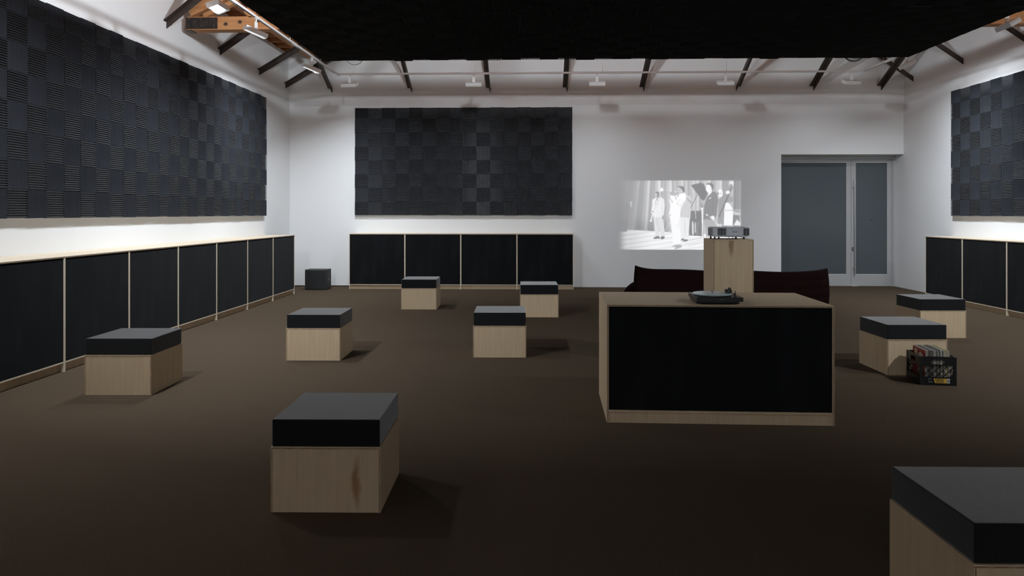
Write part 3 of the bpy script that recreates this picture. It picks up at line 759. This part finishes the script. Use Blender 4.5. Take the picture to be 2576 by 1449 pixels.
# ------------------------------------------------------------------ glass doors in the recess
DY = 16.70
dr = struct(thing('door_1', 'grey framed frosted glass double doors in a recess at the right end of the back wall', 'door', (5.48, DY, 0)))
del dr['category']
def db(x0, z0, x1, z1, name, m='alu', y0=0, y1=.05):
    return MB().box(x0 - 5.48, y0, z0, x1 - 5.48, y1, z1).obj(name, m, dr, .002)
db(5.30, 2.885, XR, 3.0, 'head_frame', 'alu', -.03, .08)
db(5.30, 2.935, XR, 3.0, 'head_stop', 'alu', -.07, -.031)
db(8.10, 0, XR - .001, 2.884, 'jamb', 'alu', -.03, .08)
db(8.075, 0, 8.098, 2.884, 'jamb_stop', 'alu', -.015, .06)
db(5.30, 0, 5.44, 2.884, 'jamb', 'alu', -.03, .08)
for x0, x1, sl, sr in ((5.445, 7.176, .10, .105), (7.182, 8.073, .105, .09)):
    lf = MB()
    lf.box(x0 - 5.48, 0, .004, x0 + sl - 5.48, .05, 2.88).box(x1 - sr - 5.48, 0, .004, x1 - 5.48, .05, 2.88)
    lf.box(x0 + sl - 5.48, 0, 2.80, x1 - sr - 5.48, .05, 2.88).box(x0 + sl - 5.48, 0, .004, x1 - sr - 5.48, .05, .27)
    lf = lf.obj('door_leaf', 'alu', dr)
    MB().box(x0 + sl - 5.48, .018, .27, x1 - sr - 5.48, .030, 2.80).obj('frosted_pane', 'frost', lf)
    bd_ = MB()
    bd_.box(x0 + sl - 5.48, -.004, .262, x1 - sr - 5.48, .012, .272).box(x0 + sl - 5.48, -.004, 2.796, x1 - sr - 5.48, .012, 2.804)
    bd_.obj('glazing_bead', 'lamp', lf)
    hx = (7.250 if x0 > 7 else 7.262) - 5.48
    if x0 > 7:
        for yo, hx2 in ((-.07, 7.232), ):
            h = MB().tube((hx2 - 5.48, yo, .28), (hx2 - 5.48, yo, 2.40), .013, 12).obj('pull_bar', 'chrome', lf)
            for z in (.42, 2.24):
                MB().tube((hx2 - 5.48, yo, z), (hx2 - .012 - 5.48, 0, z), .010, 10).obj('standoff', 'chrome', h)
        MB().tube((7.212 - 5.48, -.02, .865), (7.212 - 5.48, 0, .865), .024, 16).obj('lock_cylinder', 'chrome', lf)
        MB().box(7.198 - 5.48, -.008, .80, 7.226 - 5.48, 0, .822).obj('lock_slot', 'black', lf)
        MB().box(7.60 - 5.48, .0165, 1.497, 7.668 - 5.48, .018, 1.507).obj('small_sign', 'dark', lf)
    else:
        h = MB().tube((7.262 - .0 - 5.48, .115, .28), (7.262 - 5.48, .115, 2.40), .012, 10).obj('pull_bar', 'chrome', lf)
MB().box(7.17 - 5.48, -.09, 0, 7.30 - 5.48, .06, .006).obj('threshold_plate', 'chrome', dr)
struct(MB().box(5.2, 17.2, 0, 8.5, 17.3, 3.2).obj('wall_corridor', 'wall'))
struct(MB().box(5.2, 16.64, 3.0, 8.5, 17.3, 3.2).obj('trim_1', 'wall'))
struct(MB().box(5.1, 16.64, 0, 5.2, 17.3, 3.2).obj('trim_2', 'wall'))

# ------------------------------------------------------------------ subwoofer in the corner
sw = thing('subwoofer', 'small black box loudspeaker on the carpet in the far left corner', 'speaker', (-4.695, 15.49, .006), R(-2))
out = [(-.235, .37), (-.235, .03)] + [(-.235 + .47 * k / 8, .03 - .035 * math.sin(math.pi * k / 8)) for k in range(1, 8)] + [(.235, .03), (.235, .37)]
MB().prism(out, 0, .43, 'z').obj('cabinet_shell', 'spk', sw, .006)
gr = [(-.215 + .43 * k / 8, .022 - .036 * math.sin(math.pi * (k + .3) / 8.6)) for k in range(9)]
MB().prism(gr + [(.215, .034), (-.215, .034)], .03, .405, 'z').obj('front_grille', 'grille', sw)
MB().box(.2345, .15, .19, .2365, .25, .24).obj('side_handle', 'black', sw)
MB().box(-.05, -.012, .395, .05, -.006, .41).obj('badge', 'spk', sw)
for x in (-.19, .19):
    for y in (.06, .33):
        MB().tube((x, y, -.006), (x, y, .002), .02, 10).obj('foot', 'black', sw)

# ------------------------------------------------------------------ sofa (seen from behind)
a0, a1 = Vector((1.70, 12.40)), Vector((4.72, 11.76))
SL = (a1 - a0).length
so = thing('low_sofa', 'low dark maroon channel-quilted sofa seen from behind the pedestal', 'sofa', (*((a0 + a1) / 2), 0), math.atan2(a1.y - a0.y, a1.x - a0.x))
def loft(prof_fn, nu, name):
    mb = MB(); rings = []
    for i in range(nu + 1):
        u = -1 + 2 * i / nu
        rings.append(prof_fn(u))
    k = len(rings[0]); vs = [p for r_ in rings for p in r_]
    fs = [[i * k + j, i * k + (j + 1) % k, (i + 1) * k + (j + 1) % k, (i + 1) * k + j] for i in range(nu) for j in range(k)]
    fs += [list(range(k)), [nu * k + j for j in range(k)][::-1]]
    mb.add(vs, fs)
    return mb.obj(name, 'sofa', so, 0, True)
def back_prof(u):
    e = 1 - abs(u); pk = math.exp(-(e * SL / 2) / .16)
    sq = min(1, (e * SL / 2 + .02) / .10) ** .5
    x = u * SL / 2
    zt = .690 + .066 * pk + .006 * math.sin(u * 9)
    r_ = []
    for j in range(28):           # outer face going up
        f = j / 27; z = .02 + (zt - .02) * f
        bul = .018 * abs(math.sin(f * math.pi * 5)) + .05 * math.sin(f * math.pi)
        lean = .11 * f
        r_.append((x * (1.0 + .012 * math.sin(f * math.pi) - .022 * (1 - f) ** 4), .14 + lean - (.14 + bul) * sq, z))
    for j in range(20):           # inner face going down
        f = 1 - j / 19; z = .02 + (zt - .02) * f
        r_.append((x * (1.0 + .012 * math.sin(f * math.pi)), .14 + .11 * f + (.11 + .03 * abs(math.sin(f * math.pi * 5))) * sq * (1 - f ** 6 * .7), z))
    return r_
loft(back_prof, 60, 'backrest')
def seat_prof(u):
    e = 1 - abs(u); W2 = SL / 2 + .12
    x = u * W2
    hgt = .41 * min(1, math.sqrt(max(0, 1 - max(0, (abs(x) - (W2 - .30)) / .31) ** 2)) + .03)
    r_ = []
    n = 30
    for j in range(n):
        a = math.pi * j / (n - 1)
        q = 1 + .02 * math.sin(a * 14)
        r_.append((x - .15, .66 - .43 * math.copysign(abs(math.cos(a)) ** .6, math.cos(a)) * q, .015 + hgt * q * math.sin(a) ** .7))
    return r_
loft(seat_prof, 64, 'seat')

# ------------------------------------------------------------------ crate of records
CW, CD, CHH = .332, .345, .275
cr = thing('milk_crate', 'black plastic lattice crate full of records on the carpet', 'crate', (3.725, 7.142, .002), R(-7.2))
MB().box(.004, .004, 0, CW - .004, CD - .004, .012).obj('crate_floor', 'crate', cr)
for x in (0, CW - .026):
    for y in (0, CD - .026):
        MB().box(x, y, 0, x + .026, y + .026, CHH).obj('corner_post', 'crate', cr, .004)
def crate_side(L, mtx):
    rim = MB()
    c0, c1 = L / 2 - .048, L / 2 + .048
    zb, zt = CHH - .088, CHH
    for k in range(6):       # ribbed bands beside the hand hole
        za = zb + k * .0146
        for xa, xb in ((.026, c0 - .012), (c1 + .012, L - .026)):
            rim.box(xa, .002 if k % 2 else .005, za, xb, .012, za + .0147, mtx)
    for k in range(12):      # round-ended hand hole
        xa = c0 - .012 + k * (c1 - c0 + .024) / 12; xm = xa + (c1 - c0 + .024) / 24
        d = max(0, .018 - min(xm - c0 + .012, c1 + .012 - xm))
        hh = .024 * math.sqrt(max(.02, 1 - (d / .018) ** 2))
        rim.box(xa, .002, zb, xa + (c1 - c0 + .024) / 12, .012, zb + .036 - hh, mtx)
        rim.box(xa, .002, zb + .036 + hh, xa + (c1 - c0 + .024) / 12, .012, zt, mtx)
    rim.obj('rim_band', 'crate', cr)
    bot = MB().box(.026, .001, .008, L - .026, .012, .078, mtx).box(.026, -.001, .072, L - .026, .012, .078, mtx)
    bot.obj('bottom_band', 'crate', cr)
    la = MB()
    z0_, z1_ = .078, zb
    for k in range(-3, 8):
        for sgn in (1, -1):
            xa = .026 + k * .062; xb = xa + sgn * (z1_ - z0_) * .95
            # clip to the opening
            p, q = [xa, z0_], [xb, z1_]
            lo, hi = .03, L - .03
            def clip(p, q):
                for A, B in ((p, q), (q, p)):
                    if A[0] < lo or A[0] > hi:
                        t = ((lo if A[0] < lo else hi) - A[0]) / (B[0] - A[0])
                        if t < 0 or t > 1: return False
                        A[1] += t * (B[1] - A[1]); A[0] = lo if A[0] < lo else hi
                return True
            if (p[0] < lo and q[0] < lo) or (p[0] > hi and q[0] > hi): continue
            if not clip(p, q) or abs(p[0] - q[0]) < .004: continue
            n0 = len(la.v)
            la.bar((p[0], .007, p[1]), (q[0], .007, q[1]), .006, .0042, (0, 1, 0))
            la.v[n0:] = [tuple(mtx @ Vector(v)) for v in la.v[n0:]]
    la.obj('lattice', 'crate', cr)
crate_side(CW, Matrix.Identity(4))
crate_side(CW, Matrix.Translation((CW, CD, 0)) @ Matrix.Rotation(R(180), 4, 'Z'))
crate_side(CD, Matrix.Translation((0, CD, 0)) @ Matrix.Rotation(R(-90), 4, 'Z'))
crate_side(CD, Matrix.Translation((CW, 0, 0)) @ Matrix.Rotation(R(90), 4, 'Z'))
st = MB().box(.065, -.0025, .016, .280, -.0015, .070).obj('sticker', 'black', cr)
MB().prism([(.122, .066), (.240, .066), (.240, .022), (.136, .022)], -.0032, -.0024, 'y').obj('yellow_field', 'yellow', st)
sl = MB()
for k, z in enumerate((.056, .043, .030)):
    sl.box(.134 + k * .005, -.0038, z, .212 + k * .002, -.0031, z + .006)
sl.obj('print_lines', 'black', st)
MB().box(.243, -.0032, .022, .268, -.0024, .066).obj('barcode_field', 'white', st)
bc = MB()
for k in range(7): bc.box(.247 + k * .0026, -.0038, .028, .2482 + k * .0026, -.0031, .058)
bc.obj('barcode', 'black', st)
MB().box(.072, -.0032, .058, .100, -.0024, .063).box(.072, -.0032, .036, .112, -.0024, .039).box(.076, -.0032, .028, .118, -.0024, .031).obj('small_print', 'grey', st)

cm = cr.matrix_basis if False else (Matrix.Translation((3.725, 7.142, .002)) @ Matrix.Rotation(R(-7.2), 4, 'Z'))
spine_cols = [(.34, .31, .25), (.06, .055, .04), (.26, .21, .15), (.16, .11, .08), (.48, .46, .40), (.03, .03, .03), (.28, .25, .20), (.12, .07, .06), (.36, .33, .28), (.20, .18, .17)]
for i, c in enumerate(spine_cols): M['sp%d' % i] = mat('sleeve_paper_%d' % i, c, .55)
M['sp_y'] = mat('sleeve_yellow', (.50, .42, .06), .5)
nrec = 30; xs0, xs1 = .050, .285
for i in range(nrec):
    x = xs0 + (xs1 - xs0) * i / nrec
    h = .313 + random.uniform(-.004, .004) + (.004 if i > 14 else 0)
    m = 'red' if i == 0 else ('sp_y' if i == 25 else ('sp4' if i in (1, 12, 19, 28) else 'sp%d' % random.randrange(10)))
    if i == 0: lab, grp = 'red record sleeve with yellow lettering, foremost at the left of the crate', None
    elif i == 25: lab, grp = 'record with a yellow spine near the right end of the crate', None
    elif i == 1: lab, grp = 'cream-edged record directly behind the red sleeve in the crate', None
    elif i == nrec - 1: lab, grp = 'last record at the right end of the row in the crate', None
    else: lab, grp = 'record in a worn paper sleeve, packed upright in the black crate', 'records in the crate'
    t = thing('vinyl_record', lab, 'record', cm @ Vector((x, CD / 2, .0135)), R(-7.2), grp)
    th_ = random.uniform(.0042, .0072) if i else .004
    lean = R(1.5 - i * .12)
    mm = Matrix.Rotation(lean, 4, 'Y')
    MB().box(0, -.157, 0, th_, .157, h, mm).obj('sleeve', m, t)
    MB().box(.001, -.1575, .002, th_ - .001, -.157, h - .002, mm).obj('spine', 'white' if i == 0 else m, t)
    if i == 0:
        e = MB()
        cx, cz = -.070, .265
        pts = []
        for k in range(20):
            a = 2 * math.pi * k / 20; rr = .040 if k % 2 else .031
            pts.append((-cx * 0 + .075 + rr * math.cos(a), cz + rr * .9 * math.sin(a)))
        MB().prism(pts, -.0008, 0, 'x', mm).obj('burst_print', 'white', t)
        MB().prism([(.062, .235), (.088, .232), (.094, .282), (.066, .292)], -.0014, -.0007, 'x', mm).obj('burst_print', 'yellow', t)
        pts = [(.035, .232), (.020, .252), (-.02, .274), (-.03, .285), (-.045, .274), (-.09, .262), (-.128, .240), (-.128, .228), (.035, .222)]
        MB().prism(pts, -.0008, 0, 'x', mm).obj('title_print', 'white', t)
        for k, ch in enumerate('EPHAN'):
            me_ = text_mesh(ch, .040, 'yellow', .0004)
            o = link('lettering', me_, t)
            q = k - 2
            o.matrix_local = mm @ Matrix.Translation((-.0014, .012 - k * .027, .249 - .0016 * q * q - .002 * q)) @ Matrix.Rotation(R(-90), 4, 'Z') @ Matrix.Rotation(R(90), 4, 'X') @ Matrix.Rotation(R(-4 * q), 4, 'Z')
        MB().prism([(-.14, .10), (-.06, .19), (-.11, .20), (-.155, .16)], -.0008, 0, 'x', mm).obj('cover_print', 'orange', t)
        MB().prism([(.02, .08), (-.05, .09), (-.09, .16), (-.06, .19), (.0, .17)], -.0007, 0, 'x', mm).obj('cover_print', 'white', t)
